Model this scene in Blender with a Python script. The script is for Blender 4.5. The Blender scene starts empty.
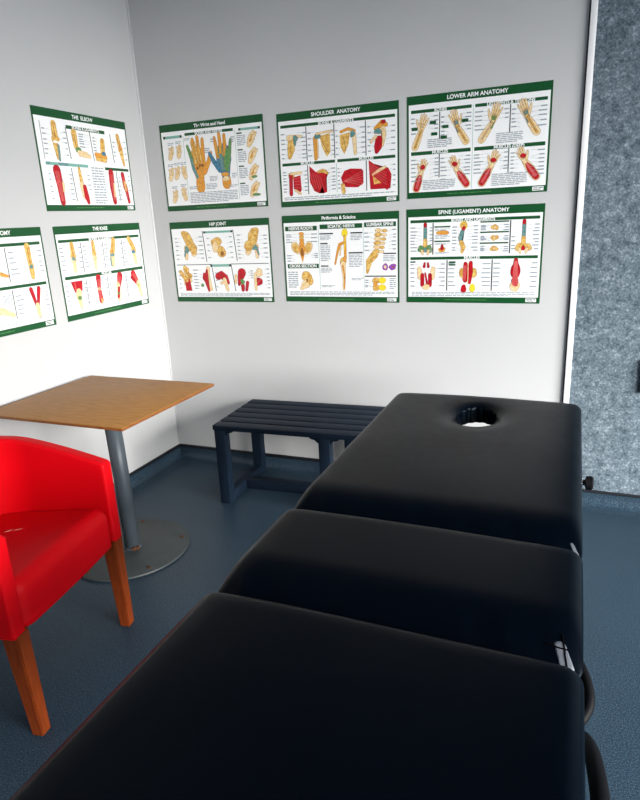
import bpy, bmesh, math, random
from mathutils import Vector, Matrix, noise as mnoise
from mathutils.bvhtree import BVHTree
random.seed(7)
SC = bpy.context.scene
COL = SC.collection

# ------------------------------------------------------------------ helpers
def link(name, me, mats, parent=None, smooth=False, angle=None):
    o = bpy.data.objects.new(name, me)
    COL.objects.link(o)
    for m in (mats if isinstance(mats, (list, tuple)) else [mats]):
        me.materials.append(m)
    if smooth:
        for p in me.polygons: p.use_smooth = True
        if angle is not None:
            me.set_sharp_from_angle(angle=math.radians(angle))
    if parent: o.parent = parent
    return o

def bm_obj(name, bm, mats, parent=None, smooth=False, angle=None):
    bmesh.ops.recalc_face_normals(bm, faces=bm.faces)
    me = bpy.data.meshes.new(name)
    bm.to_mesh(me); bm.free()
    return link(name, me, mats, parent, smooth, angle)

def tag(o, label=None, cat=None, group=None, kind=None):
    if label: o['label'] = label
    if cat: o['category'] = cat
    if group: o['group'] = group
    if kind: o['kind'] = kind
    return o

def empty(name, loc, rz=0.0):
    o = bpy.data.objects.new(name, None)
    o.empty_display_size = .1
    COL.objects.link(o); o.location = loc; o.rotation_euler = (0, 0, rz)
    return o

def add_box(bm, x0, x1, y0, y1, z0, z1, bevel=0.0, seg=2, M=None):
    r = bmesh.ops.create_cube(bm, size=1)
    vs = r['verts']
    for v in vs:
        v.co = Vector(((x0+x1)/2+v.co.x*(x1-x0), (y0+y1)/2+v.co.y*(y1-y0), (z0+z1)/2+v.co.z*(z1-z0)))
    if bevel > 0:
        es = list({e for v in vs for e in v.link_edges})
        rr = bmesh.ops.bevel(bm, geom=es, offset=bevel, segments=seg, profile=.5, affect='EDGES')
        vs = list({v for f in rr['faces'] for v in f.verts} | {v for v in vs if v.is_valid})
    if M is not None:
        for v in vs: v.co = M @ v.co
    return vs

def box(name, dims, mat, parent=None, bevel=0.0, seg=2):
    bm = bmesh.new(); add_box(bm, *dims, bevel=bevel, seg=seg)
    return bm_obj(name, bm, mat, parent, smooth=bevel > 0, angle=40)

def add_tube(bm, pts, rad, seg=16, caps=True):
    pts = [Vector(p) for p in pts]
    n = len(pts)
    rads = rad if isinstance(rad, (list, tuple)) else [rad]*n
    rings = []
    up = None
    for i, p in enumerate(pts):
        t = (pts[min(i+1, n-1)] - pts[max(i-1, 0)]).normalized()
        if up is None:
            up = Vector((0, 0, 1)) if abs(t.z) < .9 else Vector((1, 0, 0))
        a = (up - t*up.dot(t)).normalized(); up = a
        b = t.cross(a)
        rings.append([bm.verts.new(p + (a*math.cos(k*2*math.pi/seg)+b*math.sin(k*2*math.pi/seg))*rads[i]) for k in range(seg)])
    for i in range(n-1):
        for k in range(seg):
            bm.faces.new((rings[i][k], rings[i][(k+1) % seg], rings[i+1][(k+1) % seg], rings[i+1][k]))
    if caps:
        bm.faces.new(rings[0][::-1]); bm.faces.new(rings[-1])

def add_lathe(bm, prof, c=(0, 0), seg=48):
    rings = []
    for r, z in prof:
        if r < 1e-6: rings.append([bm.verts.new((c[0], c[1], z))])
        else: rings.append([bm.verts.new((c[0]+r*math.cos(k*2*math.pi/seg), c[1]+r*math.sin(k*2*math.pi/seg), z)) for k in range(seg)])
    for a, b in zip(rings[:-1], rings[1:]):
        for k in range(seg):
            k2 = (k+1) % seg
            if len(a) == 1: bm.faces.new((a[0], b[k], b[k2]))
            elif len(b) == 1: bm.faces.new((a[k], b[0], a[k2]))
            else: bm.faces.new((a[k], b[k], b[k2], a[k2]))

def catmull(pts, n=8):
    pts = [Vector(p) for p in pts]
    P = [pts[0]*2-pts[1]] + pts + [pts[-1]*2-pts[-2]]
    out = []
    for i in range(1, len(P)-2):
        for k in range(n):
            t = k/n
            a, b, c, d = P[i-1], P[i], P[i+1], P[i+2]
            out.append(.5*((2*b)+(c-a)*t+(2*a-5*b+4*c-d)*t*t+(3*b-3*c+d-a)*t**3))
    out.append(pts[-1])
    return out

def rounded_box_bm(sx, sy, sz, r, step, nedge=6):
    """box with rounded edges, gridded: x in +-sx/2, y in +-sy/2, z 0..sz"""
    def axis(s):
        h = s/2
        inner = h-r
        n = max(1, int(2*inner/step))
        a = []
        for k in range(nedge):
            th = math.pi/4*(1-k/nedge)
            a.append(-inner-r*math.tan(th))
        a += [-inner+2*inner*k/n for k in range(n+1)]
        for k in range(nedge):
            th = math.pi/4*((k+1)/nedge)
            a.append(inner+r*math.tan(th))
        return a
    ax = [axis(sx), axis(sy), axis(sz)]
    S = (sx/2, sy/2, sz/2)
    bm = bmesh.new(); cache = {}
    def V(i, j, k):
        key = (i, j, k)
        if key not in cache:
            p = Vector((ax[0][i], ax[1][j], ax[2][k]))
            c = Vector([max(-(S[d]-r), min(S[d]-r, p[d])) for d in range(3)])
            dv = p-c
            q = c+dv.normalized()*r if dv.length > 1e-9 else p
            cache[key] = bm.verts.new((q.x, q.y, q.z+sz/2))
        return cache[key]
    nx, ny, nz = [len(a)-1 for a in ax]
    for i in range(nx):
        for j in range(ny):
            bm.faces.new((V(i, j, nz), V(i+1, j, nz), V(i+1, j+1, nz), V(i, j+1, nz)))
            bm.faces.new((V(i, j+1, 0), V(i+1, j+1, 0), V(i+1, j, 0), V(i, j, 0)))
    for i in range(nx):
        for k in range(nz):
            bm.faces.new((V(i, 0, k), V(i+1, 0, k), V(i+1, 0, k+1), V(i, 0, k+1)))
            bm.faces.new((V(i+1, ny, k), V(i, ny, k), V(i, ny, k+1), V(i+1, ny, k+1)))
    for j in range(ny):
        for k in range(nz):
            bm.faces.new((V(0, j+1, k), V(0, j, k), V(0, j, k+1), V(0, j+1, k+1)))
            bm.faces.new((V(nx, j, k), V(nx, j+1, k), V(nx, j+1, k+1), V(nx, j, k+1)))
    return bm

# ------------------------------------------------------------------ materials
def new_mat(name):
    m = bpy.data.materials.new(name); m.use_nodes = True
    nt = m.node_tree; b = nt.nodes['Principled BSDF']
    return m, nt, b

def set_b(b, col=None, rough=None, metal=None, spec=None, coat=None):
    if col is not None: b.inputs['Base Color'].default_value = (*col, 1)
    if rough is not None: b.inputs['Roughness'].default_value = rough
    if metal is not None: b.inputs['Metallic'].default_value = metal
    if spec is not None: b.inputs['Specular IOR Level'].default_value = spec
    if coat is not None: b.inputs['Coat Weight'].default_value = coat

def coords(nt, kind='Object', scale=None):
    tc = nt.nodes.new('ShaderNodeTexCoord')
    out = tc.outputs[kind]
    if scale:
        mp = nt.nodes.new('ShaderNodeMapping'); mp.inputs['Scale'].default_value = scale
        nt.links.new(out, mp.inputs[0]); out = mp.outputs[0]
    return out

def noise(nt, vec, scale, detail=3, rough=.5):
    n = nt.nodes.new('ShaderNodeTexNoise')
    n.inputs['Scale'].default_value = scale; n.inputs['Detail'].default_value = detail
    n.inputs['Roughness'].default_value = rough
    nt.links.new(vec, n.inputs['Vector']); return n

def ramp(nt, fac, stops):
    r = nt.nodes.new('ShaderNodeValToRGB')
    e = r.color_ramp.elements
    while len(e) < len(stops): e.new(.5)
    for el, (p, c) in zip(e, stops): el.position = p; el.color = (*c, 1)
    nt.links.new(fac, r.inputs[0]); return r

def bump(nt, b, h, strength, dist=.01):
    n = nt.nodes.new('ShaderNodeBump'); n.inputs['Strength'].default_value = strength
    n.inputs['Distance'].default_value = dist
    nt.links.new(h, n.inputs['Height']); nt.links.new(n.outputs[0], b.inputs['Normal'])

def plain(name, col, rough=.5, metal=0, spec=.5, var=0, vscale=8, bmp=0, bscale=200):
    m, nt, b = new_mat(name); set_b(b, col, rough, metal, spec)
    v = coords(nt)
    if var:
        n = noise(nt, v, vscale, 4)
        r = ramp(nt, n.outputs[0], [(.3, tuple(c*(1-var) for c in col)), (.7, tuple(min(1, c*(1+var)) for c in col))])
        nt.links.new(r.outputs[0], b.inputs['Base Color'])
    if bmp:
        n2 = noise(nt, v, bscale, 3); bump(nt, b, n2.outputs[0], bmp, .002)
    return m

M_WALL = plain('wall_paint', (.575, .577, .575), .6, spec=.3, var=.02, vscale=1.5, bmp=.12, bscale=60)
M_BEAD = plain('corner_bead_paint', (.70, .70, .70), .5)
M_CEIL = plain('ceiling_bounce_tint', (.33, .50, .68), .8)  # unseen ceiling, tinted blue so its bounced light cools the upper walls
M_WHITE = plain('white_gloss_paint', (.95, .95, .95), .4)
M_BLACKSTRIP = plain('black_strip', (.012, .014, .018), .45)

def floor_mat():
    m, nt, b = new_mat('blue_flecked_vinyl'); set_b(b, rough=.42, spec=.25)
    v = coords(nt)
    big = noise(nt, v, 3, 3)
    fl = noise(nt, v, 300, 2, .7)
    base = ramp(nt, big.outputs[0], [(.3, (.013, .029, .049)), (.7, (.017, .036, .059))])
    fleck = ramp(nt, fl.outputs[0], [(.38, (.35, .35, .38)), (.5, (1, 1, 1)), (.62, (1.0, 1.0, 1.0)), (.74, (1, 1, 1))])
    mix = nt.nodes.new('ShaderNodeMix'); mix.data_type = 'RGBA'; mix.blend_type = 'MULTIPLY'
    mix.inputs[0].default_value = .8
    nt.links.new(base.outputs[0], mix.inputs[6]); nt.links.new(fleck.outputs[0], mix.inputs[7])
    fl2 = noise(nt, v, 270, 3, .7)
    msk = ramp(nt, fl2.outputs[0], [(.50, (0, 0, 0)), (.64, (1, 1, 1))])
    mix2 = nt.nodes.new('ShaderNodeMix'); mix2.data_type = 'RGBA'
    nt.links.new(msk.outputs[0], mix2.inputs[0]); nt.links.new(mix.outputs[2], mix2.inputs[6])
    mix2.inputs[7].default_value = (.085, .14, .185, 1)
    nt.links.new(mix2.outputs[2], b.inputs['Base Color'])
    bump(nt, b, fl.outputs[0], .15, .001)
    return m
M_FLOOR = floor_mat()

def panel_mat():
    m, nt, b = new_mat('grey_flecked_felt'); set_b(b, rough=.85, spec=.2)
    v = coords(nt)
    a = noise(nt, v, 28, 5, .7); c = noise(nt, v, 110, 3, .75)
    mx = nt.nodes.new('ShaderNodeMath'); mx.operation = 'MULTIPLY_ADD'
    mx.inputs[1].default_value = .45
    nt.links.new(a.outputs[0], mx.inputs[0])
    m2 = nt.nodes.new('ShaderNodeMath'); m2.operation = 'MULTIPLY'; m2.inputs[1].default_value = .55
    nt.links.new(c.outputs[0], m2.inputs[0]); nt.links.new(m2.outputs[0], mx.inputs[2])
    r = ramp(nt, mx.outputs[0], [(.37, (.045, .068, .086)), (.47, (.105, .142, .17)), (.55, (.165, .21, .245)), (.64, (.33, .39, .44))])
    nt.links.new(r.outputs[0], b.inputs['Base Color'])
    bump(nt, b, c.outputs[0], .3, .002)
    return m
M_PANEL = panel_mat()

def vinyl_mat(name, col, rough, spec, bs=.12):
    m, nt, b = new_mat(name); set_b(b, col, rough, spec=spec)
    v = coords(nt)
    vo = nt.nodes.new('ShaderNodeTexVoronoi'); vo.inputs['Scale'].default_value = 420
    nt.links.new(v, vo.inputs['Vector'])
    n = noise(nt, v, 25, 4)
    rr = nt.nodes.new('ShaderNodeMapRange'); rr.inputs[3].default_value = rough-.05; rr.inputs[4].default_value = rough+.07
    nt.links.new(n.outputs[0], rr.inputs[0]); nt.links.new(rr.outputs[0], b.inputs['Roughness'])
    bump(nt, b, vo.outputs['Distance'], bs, .0008)
    return m
M_VINYL = vinyl_mat('black_vinyl', (.0004, .0012, .0031), .33, .082, .10)
M_VINYL.node_tree.nodes['Principled BSDF'].inputs['Specular Tint'].default_value = (.72, .9, 1, 1)
M_RED = vinyl_mat('red_faux_leather', (.55, .001, .005), .5, .10, .06)

def wood_mat(name, c1, c2, scale, rough, rot=(0, 0, 0), spec=.4):
    m, nt, b = new_mat(name); set_b(b, rough=rough, spec=spec)
    tc = nt.nodes.new('ShaderNodeTexCoord'); mp = nt.nodes.new('ShaderNodeMapping')
    mp.inputs['Scale'].default_value = scale; mp.inputs['Rotation'].default_value = rot
    nt.links.new(tc.outputs['Object'], mp.inputs[0])
    n = noise(nt, mp.outputs[0], 6, 6, .65)
    r = ramp(nt, n.outputs[0], [(.3, c1), (.7, c2)])
    nt.links.new(r.outputs[0], b.inputs['Base Color'])
    bump(nt, b, n.outputs[0], .06, .001)
    return m
M_OAK = wood_mat('oak_veneer', (.30, .125, .026), (.44, .21, .055), (2, 14, 14), .5, spec=.2)
M_EDGE = wood_mat('table_edge_lipping', (.15, .045, .012), (.28, .10, .025), (6, 6, 20), .4, spec=.3)
M_LEGWOOD = wood_mat('stained_beech', (.12, .018, .003), (.20, .037, .006), (16, 16, 2), .45, spec=.2)
M_STEEL = plain('grey_powder_coat', (.075, .095, .112), .42, .1, .4, var=.08, vscale=20)
M_DISC = plain('grey_base_plate', (.05, .06, .062), .5, 0, .3, var=.12, vscale=14)
M_RUST = plain('rusty_screw', (.10, .035, .012), .8, .2, var=.4, vscale=150)
M_BENCH = plain('navy_painted_wood', (.009, .017, .031), .5, 0, .08, var=.15, vscale=18, bmp=.1, bscale=120)
M_BLACKMETAL = plain('black_metal', (.012, .012, .014), .4, .4)
M_RUBBER = plain('black_rubber', (.003, .003, .004), .6, spec=.12)
M_CHROME = plain('chrome', (.7, .7, .72), .2, 1)
M_BOARD = plain('dark_base_board', (.015, .015, .017), .6, var=.1)
M_SCUFF = plain('cracked_backing', (.62, .38, .30), .8)
M_STITCH = plain('pale_silver_vinyl', (.11, .12, .14), .42, .1, .6, bmp=.3, bscale=80)
M_THREAD = plain('dark_thread', (.002, .002, .003), .9, spec=.02)

# ------------------------------------------------------------------ room
RX, RY, RZ = 5.3, -4.9, 2.75
CAP = .070
def struct(o, name=None):
    o['kind'] = 'structure'; return o
struct(box('floor', (-.15, RX+.15, RY-.15, .15, -.12, 0), M_FLOOR))
struct(box('ceiling', (-.15, RX+.15, RY-.15, .15, RZ, RZ+.12), M_CEIL))
struct(box('wall_back', (-.15, RX+.15, 0, .15, 0, RZ), M_WALL))
struct(box('wall_left', (-.15, 0, RY-.15, 0, 0, RZ), M_WALL))
struct(box('wall_front', (0, RX+.15, RY-.15, RY, 0, RZ), M_WALL))
# right wall with a wide window opening (out of shot; the daylight comes through it)
WY0, WY1, WZ0, WZ1 = -4.6, -.7, .3, 2.39
bm = bmesh.new()
add_box(bm, RX, RX+.15, RY, 0, 0, WZ0); add_box(bm, RX, RX+.15, RY, 0, WZ1, RZ)
add_box(bm, RX, RX+.15, RY, WY0, WZ0, WZ1); add_box(bm, RX, RX+.15, WY1, 0, WZ0, WZ1)
struct(bm_obj('wall_right', bm, M_WALL))
bm = bmesh.new()
for y in (WY0+.03, (WY0*2+WY1)/3, (WY0+WY1*2)/3, WY1-.03):
    add_box(bm, RX+.05, RX+.1, y-.03, y+.03, WZ0, WZ1)
for z in (WZ0+.03, WZ1-.03):
    add_box(bm, RX+.05, RX+.1, WY0, WY1, z-.03, z+.03)
win = struct(bm_obj('window_1', bm, M_WHITE))
gm = bpy.data.materials.new('window_glass'); gm.use_nodes = True
nt = gm.node_tree; nt.nodes.clear()
o_ = nt.nodes.new('ShaderNodeOutputMaterial'); mx = nt.nodes.new('ShaderNodeMixShader'); mx.inputs[0].default_value = .06
tr = nt.nodes.new('ShaderNodeBsdfTransparent'); gl = nt.nodes.new('ShaderNodeBsdfGlossy'); gl.inputs['Roughness'].default_value = .02
nt.links.new(tr.outputs[0], mx.inputs[1]); nt.links.new(gl.outputs[0], mx.inputs[2]); nt.links.new(mx.outputs[0], o_.inputs[0])
box('window_pane', (RX+.072, RX+.078, WY0+.03, WY1-.03, WZ0+.03, WZ1-.03), gm, win)

# coved vinyl skirting: floor covering turned up the wall, with a dark capping strip
def skirting(name, L, axis):
    prof = [(.0, CAP), (.0035, CAP), (.0035, .045)]
    for k in range(1, 8):
        a = math.pi/2*k/8
        prof.append((.0035+.042*(1-math.cos(a)), .0455-.042*math.sin(a)-.0005))
    prof += [(.0455, .003), (.075, .0008), (.075, -.01), (0, -.01)]
    bm = bmesh.new(); rings = []
    for t in (0, L):
        rings.append([bm.verts.new((t, -d, z) if axis == 'x' else (d, -t, z)) for d, z in prof])
    n = len(prof)
    for k in range(n):
        bm.faces.new((rings[0][k], rings[0][(k+1) % n], rings[1][(k+1) % n], rings[1][k]))
    bm.faces.new(rings[0]); bm.faces.new(rings[1])
    return struct(bm_obj(name, bm, M_FLOOR, smooth=True, angle=50))
skirting('baseboard_back', RX, 'x'); skirting('baseboard_left', -RY, 'y')
struct(box('trim_1', (0, RX, -.009, 0, CAP-.006, CAP+.012), M_BLACKSTRIP, bevel=.002))
struct(box('trim_2', (0, .009, RY, 0, CAP-.006, CAP+.012), M_BLACKSTRIP, bevel=.002))
# painted bead down the room corner
bm = bmesh.new(); add_tube(bm, [(.002, -.002, CAP+.012), (.002, -.002, RZ)], .006, 8)
struct(bm_obj('trim_3', bm, M_BEAD, smooth=True))
# white edge strip and flecked grey covering of the right part of the back wall
TX = 2.2135
struct(box('trim_4', (TX+.004, TX+.029, -.016, 0, CAP+.012, RZ), M_WHITE, bevel=.002))
struct(box('trim_shadow_gap', (TX-.002, TX+.004, -.006, 0, CAP+.012, RZ), M_BLACKSTRIP))  # dark strip drawn in place of the shadow gap beside the white trim
struct(box('wall_back_right', (TX+.029, RX, -.012, 0, CAP+.012, RZ), M_PANEL))

h_ = empty('pull_handle', (2.552, -.012, .585))
tag(h_, 'black upright bar on the grey flecked panel, cut by the right photo edge', 'handle')
bm = bmesh.new(); add_tube(bm, [(-.006, -.012, 0), (-.012, -.012, .15)], .010, 14)
bm_obj('grip', bm, M_BLACKMETAL, h_, smooth=True, angle=40)
bm = bmesh.new(); add_box(bm, -.004, .03, -.006, 0, -.01, .16, bevel=.001)
bm_obj('back_plate', bm, M_BLACKMETAL, h_, smooth=True, angle=40)

# ------------------------------------------------------------------ posters
PW, PH = .6223, .4396
def pm(name, col, rough=.4, c2=None, scale=60, stretch=None):
    m, nt, b = new_mat(name); set_b(b, col, rough, spec=.4)
    if c2:
        v = coords(nt, 'Object', stretch) if stretch else coords(nt)
        n = noise(nt, v, scale, 4, .65)
        r = ramp(nt, n.outputs[0], [(.36, col), (.64, c2)])
        nt.links.new(r.outputs[0], b.inputs['Base Color'])
    return m
PM = [
 pm('poster_paper', (.95, .955, .955)),                                           # 0 white
 pm('poster_green', (.003, .078, .019)),                                        # 1 green
 pm('poster_ink', (.008, .03, .02)),                                            # 2 dark line
 pm('poster_text', (.33, .38, .42)),                                            # 3 small text
 pm('poster_bone', (.58, .27, .035), c2=(.90, .64, .20), scale=55),             # 4 bone
 pm('poster_muscle', (.60, .004, .016), c2=(.36, .002, .008), scale=60),         # 5 muscle
 pm('poster_nerve', (.04, .22, .22), c2=(.22, .36, .34), scale=120),            # 6 teal
 pm('poster_skin', (.92, .76, .48), c2=(.82, .56, .24), scale=70),              # 7 pale tan
 pm('poster_orange', (.72, .25, .03), c2=(.80, .42, .06), scale=110),           # 8 orange
 pm('poster_blue', (.02, .12, .30), c2=(.10, .28, .32), scale=110),             # 9 blue
 pm('poster_yellow', (.90, .72, .03)),                                          # 10 yellow
 pm('poster_purple', (.30, .07, .45)),                                          # 11 purple
 pm('poster_fibre', (.72, .16, .15)),                                           # 12 pale fibre
 pm('poster_shade', (.30, .11, .02)),                                           # 13 brown crease
 pm('poster_leaf', (.03, .22, .06), c2=(.20, .36, .12), scale=110),             # 14 green nerve
 pm('poster_mint', (.20, .45, .38)),                                            # 15 mint header
 pm('poster_dark_red', (.16, .002, .006)),                                      # 16 muscle outline
]
W_, G_, K_, T_, BO, MU, NE, SK, OR, BL, YE, PU, FI, SH, LE, MI, DR = range(17)

class Poster:
    def __init__(s, name, title, loc, rz, tilt, label, group='anatomy posters on the two walls', tsize=.040, plate=None):
        s.bm = bmesh.new(); s.n = 0; s.name = name
        s.loc = loc; s.rz = rz; s.tilt = tilt; s.label = label; s.group = group
        add_box(s.bm, -PW/2, PW/2, -.0012, 0, -PH/2, PH/2)
        for f in s.bm.faces: f.material_index = G_
        s.r = random.Random(name+title)
        s.rect(.013, .083, .987, .938, W_)
        s.title(title, .5, .045, tsize, plate)
        s.rect(.90, .948, .975, .985, W_); s.text_lines(.905, .953, .97, .982, 2, K_)
        s.text_lines(.30, .962, .70, .974, 1, LE)
    def P(s, x, y): return Vector(((x-.5)*PW, (.5-y)*PH))
    def poly(s, pts, mat):
        y = -.0012-.00002-s.n*4e-6; s.n += 1
        vs = [s.bm.verts.new((p[0], y, p[1])) for p in pts]
        if len(vs) < 3: return
        f = s.bm.faces.new(vs); f.material_index = mat
        if len(vs) > 4: bmesh.ops.triangulate(s.bm, faces=[f])
    def rect(s, x0, y0, x1, y1, mat):
        a = s.P(x0, y0); b = s.P(x1, y1)
        s.poly([(a.x, a.y), (a.x, b.y), (b.x, b.y), (b.x, a.y)], mat)
    def text(s, txt, x, y, size, mat):
        cu = bpy.data.curves.new('lettering', 'FONT'); cu.body = txt; cu.size = size*PH*1.35
        cu.align_x = 'CENTER'; cu.align_y = 'CENTER'; cu.offset = .0006
        o = bpy.data.objects.new('lettering', cu); COL.objects.link(o)
        dg = bpy.context.evaluated_depsgraph_get(); me = o.evaluated_get(dg).to_mesh()
        yy = -.0012-.00002-s.n*4e-6; s.n += 1
        c = s.P(x, y)
        vs = [s.bm.verts.new((v.co.x+c.x, yy, v.co.y+c.y)) for v in me.vertices]
        w = max((v.co.x for v in me.vertices), default=0)
        for p in me.polygons:
            try:
                f = s.bm.faces.new([vs[i] for i in p.vertices]); f.material_index = mat
            except ValueError: pass
        o.evaluated_get(dg).to_mesh_clear()
        bpy.data.objects.remove(o); bpy.data.curves.remove(cu)
        return w/PW
    def title(s, txt, x, y, size, plate):
        if plate: s.rect(x-plate/2, y-.034, x+plate/2, y+.034, FI if plate < 0 else MI)
        s.text(txt, x, y, size, W_)
    def header(s, x0, y0, x1, y1, txt=None, mat=G_):
        s.rect(x0, y0, x1, y1, mat)
        if txt: s.text(txt, (x0+x1)/2, (y0+y1)/2, (y1-y0)*.95, W_)
    def line(s, x0, y0, x1, y1, w=.006, mat=K_):
        a = s.P(x0, y0); b = s.P(x1, y1); d = (b-a)
        if d.length < 1e-6: return
        n = Vector((-d.y, d.x)).normalized()*w*PH/2
        s.poly([a+n, a-n, b-n, b+n], mat)
    def text_lines(s, x0, y0, x1, y1, n, mat=T_):
        h = (y1-y0)/n
        for i in range(n):
            x = x0
            while x < x1-.004:
                w = s.r.uniform(.02, .06); e = min(x+w, x1 if i < n-1 else x0+(x1-x0)*.8)
                if e > x: s.rect(x, y0+i*h+h*.2, e, y0+i*h+h*.68, mat)
                x += w+.006
    def labels(s, x0, y0, x1, y1, n, side='L', toward=None):
        for i in range(n):
            y = y0+(y1-y0)*(i+.5)/n+s.r.uniform(-.006, .006)
            w = (x1-x0)*s.r.uniform(.35, .6)
            if side == 'L':
                s.rect(x0, y-.006, x0+w, y+.006, T_); s.line(x0+w+.003, y, x1, y+s.r.uniform(-.01, .02), .0025, T_)
            else:
                s.rect(x1-w, y-.006, x1, y+.006, T_); s.line(x0, y+s.r.uniform(-.01, .02), x1-w-.003, y, .0025, T_)
    def cap(s, pts, radii, mat):
        pts = [s.P(*p) for p in pts]; R = [r*PH for r in radii]
        n = len(pts); Lf, Rt = [], []
        for i, p in enumerate(pts):
            d = (pts[min(i+1, n-1)]-pts[max(i-1, 0)]).normalized(); nn = Vector((-d.y, d.x))
            Lf.append(p+nn*R[i]); Rt.append(p-nn*R[i])
        d0 = (pts[1]-pts[0]).normalized(); d1 = (pts[-1]-pts[-2]).normalized()
        def arc(c, r, a0):
            return [c+Vector((math.cos(a0-k*math.pi/6), math.sin(a0-k*math.pi/6)))*r for k in range(1, 6)]
        e = arc(pts[-1], R[-1], math.atan2(d1.x, -d1.y))
        b = arc(pts[0], R[0], math.atan2(-d0.x, d0.y))
        s.outlined(Lf+e+Rt[::-1]+b, mat)
    def outlined(s, pts, mat, w=.0011):
        if mat not in (W_, FI, SH, T_, K_):
            V = [Vector(q) for q in pts]; n = len(V); out = []
            ar = sum(V[i].x*V[(i+1) % n].y-V[(i+1) % n].x*V[i].y for i in range(n))
            sg = 1 if ar > 0 else -1
            for i in range(n):
                d = V[(i+1) % n]-V[i-1]
                nn = Vector((d.y, -d.x)).normalized()*sg if d.length > 1e-9 else Vector((0, 0))
                out.append(V[i]+nn*w)
            s.poly(out, {MU: DR, BL: NE, YE: OR}.get(mat, SH))
        s.poly(pts, mat)
    def blob(s, x, y, rx, ry, mat, ang=0, wob=.12, seed=None):
        c = s.P(x, y); rr = random.Random(seed if seed is not None else s.n)
        ph = [rr.uniform(0, 6.28) for _ in range(3)]
        pts = []
        for k in range(28):
            t = k*2*math.pi/28
            f = 1+wob*(math.sin(2*t+ph[0])*.5+math.sin(3*t+ph[1])*.4+math.sin(5*t+ph[2])*.3)
            u = math.cos(t)*rx*PH*f; v = math.sin(t)*ry*PH*f
            pts.append((c.x+u*math.cos(ang)-v*math.sin(ang), c.y+u*math.sin(ang)+v*math.cos(ang)))
        s.outlined(pts, mat)
    def fibres(s, x0, y0, x1, y1, w0, w1, n, mat=FI):
        for k in range(n):
            t = (k+.5)/n*2-1
            a = s.P(x0, y0); b = s.P(x1, y1); d = (b-a).normalized(); nn = Vector((-d.y, d.x))
            p = a+nn*t*w0*PH; q = b+nn*t*w1*PH
            nw = nn*.003*PH
            s.poly([p+nw, p-nw, q-nw, q+nw], mat)
    def hand(s, base, wrist, tip, pal, fore, flip=1, over=None, w=.03, fingers=None, jit=0):
        """forearm base -> wrist -> tip of middle finger"""
        B, Wr, Tp = s.P(*base), s.P(*wrist), s.P(*tip)
        d = (Tp-Wr); L = d.length; d.normalize(); n = Vector((-d.y, d.x))*flip
        def F(u, v):
            q = Wr+d*u*L+n*v*L; return (q.x/PW+.5, .5-q.y/PH)
        wl = w
        s.cap([base, ((base[0]+wrist[0])/2, (base[1]+wrist[1])/2), wrist], [wl*1.15, wl*1.1, wl*.72], SK if fore in (MU,) else fore)
        if fore == MU:
            s.cap([base, ((base[0]*.5+wrist[0]*.5), (base[1]*.5+wrist[1]*.5)), (base[0]*.15+wrist[0]*.85, base[1]*.15+wrist[1]*.85)], [wl*.85, wl*.95, wl*.35], MU)
            s.fibres(*base, *wrist, wl*.5, wl*.2, 3)
        fm = fingers or [pal]*5
        k = L/PH
        s.cap([F(-.08, 0), F(.12, 0), F(.30, .0), F(.50, .0)], [k*.13, k*.17, k*.235, k*.24], pal)
        for i, (v0, v1, ln, rad) in enumerate([(-.19, -.29, .80, .046), (-.065, -.10, .95, .052), (.06, .06, 1.0, .054), (.18, .22, .92, .052)]):
            s.cap([F(.42, v0), F((.45+ln)/2, (v0+v1)/2), F(ln, v1)], [k*.055, k*rad, k*rad*.8], fm[i])
        s.cap([F(.08, .16), F(.32, .34), F(.54, .44)], [k*.09, k*.062, k*.045], fm[4])
        for v in (-.12, -.04, .04, .12): s.line(*F(.15, v*.6), *F(.45, v*1.2), .004, SH)
        if over is not None:
            for v in (-.1, .02, .12): s.cap([F(-.35, v*.5), F(0, v*.6), F(.3, v)], [.007, .007, .005], over)
    def bone(s, pts, r, mat=BO, ends=1.45):
        n = len(pts); rad = [r]*n
        s.cap(pts, rad, mat)
        s.blob(*pts[0], r*ends, r*ends*.9, mat); s.blob(*pts[-1], r*ends, r*ends*.9, mat)
        s.line(*pts[0], *pts[-1], .006, SH)
    def done(s):
        o = bm_obj_raw(s.name, s.bm, PM)
        o.matrix_world = Matrix.Translation(s.loc) @ Matrix.Rotation(s.rz, 4, 'Z') @ Matrix.Rotation(-s.tilt, 4, 'Y')
        tag(o, s.label, 'poster', s.group)
        return o
def bm_obj_raw(name, bm, mats):
    me = bpy.data.meshes.new(name); bm.to_mesh(me); bm.free()
    return link(name, me, mats)
OFF = -.0006
def on_back(x, z): return (x, OFF, z)
def on_left(y, z): return (-OFF, y, z)
LR = math.pi/2

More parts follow.
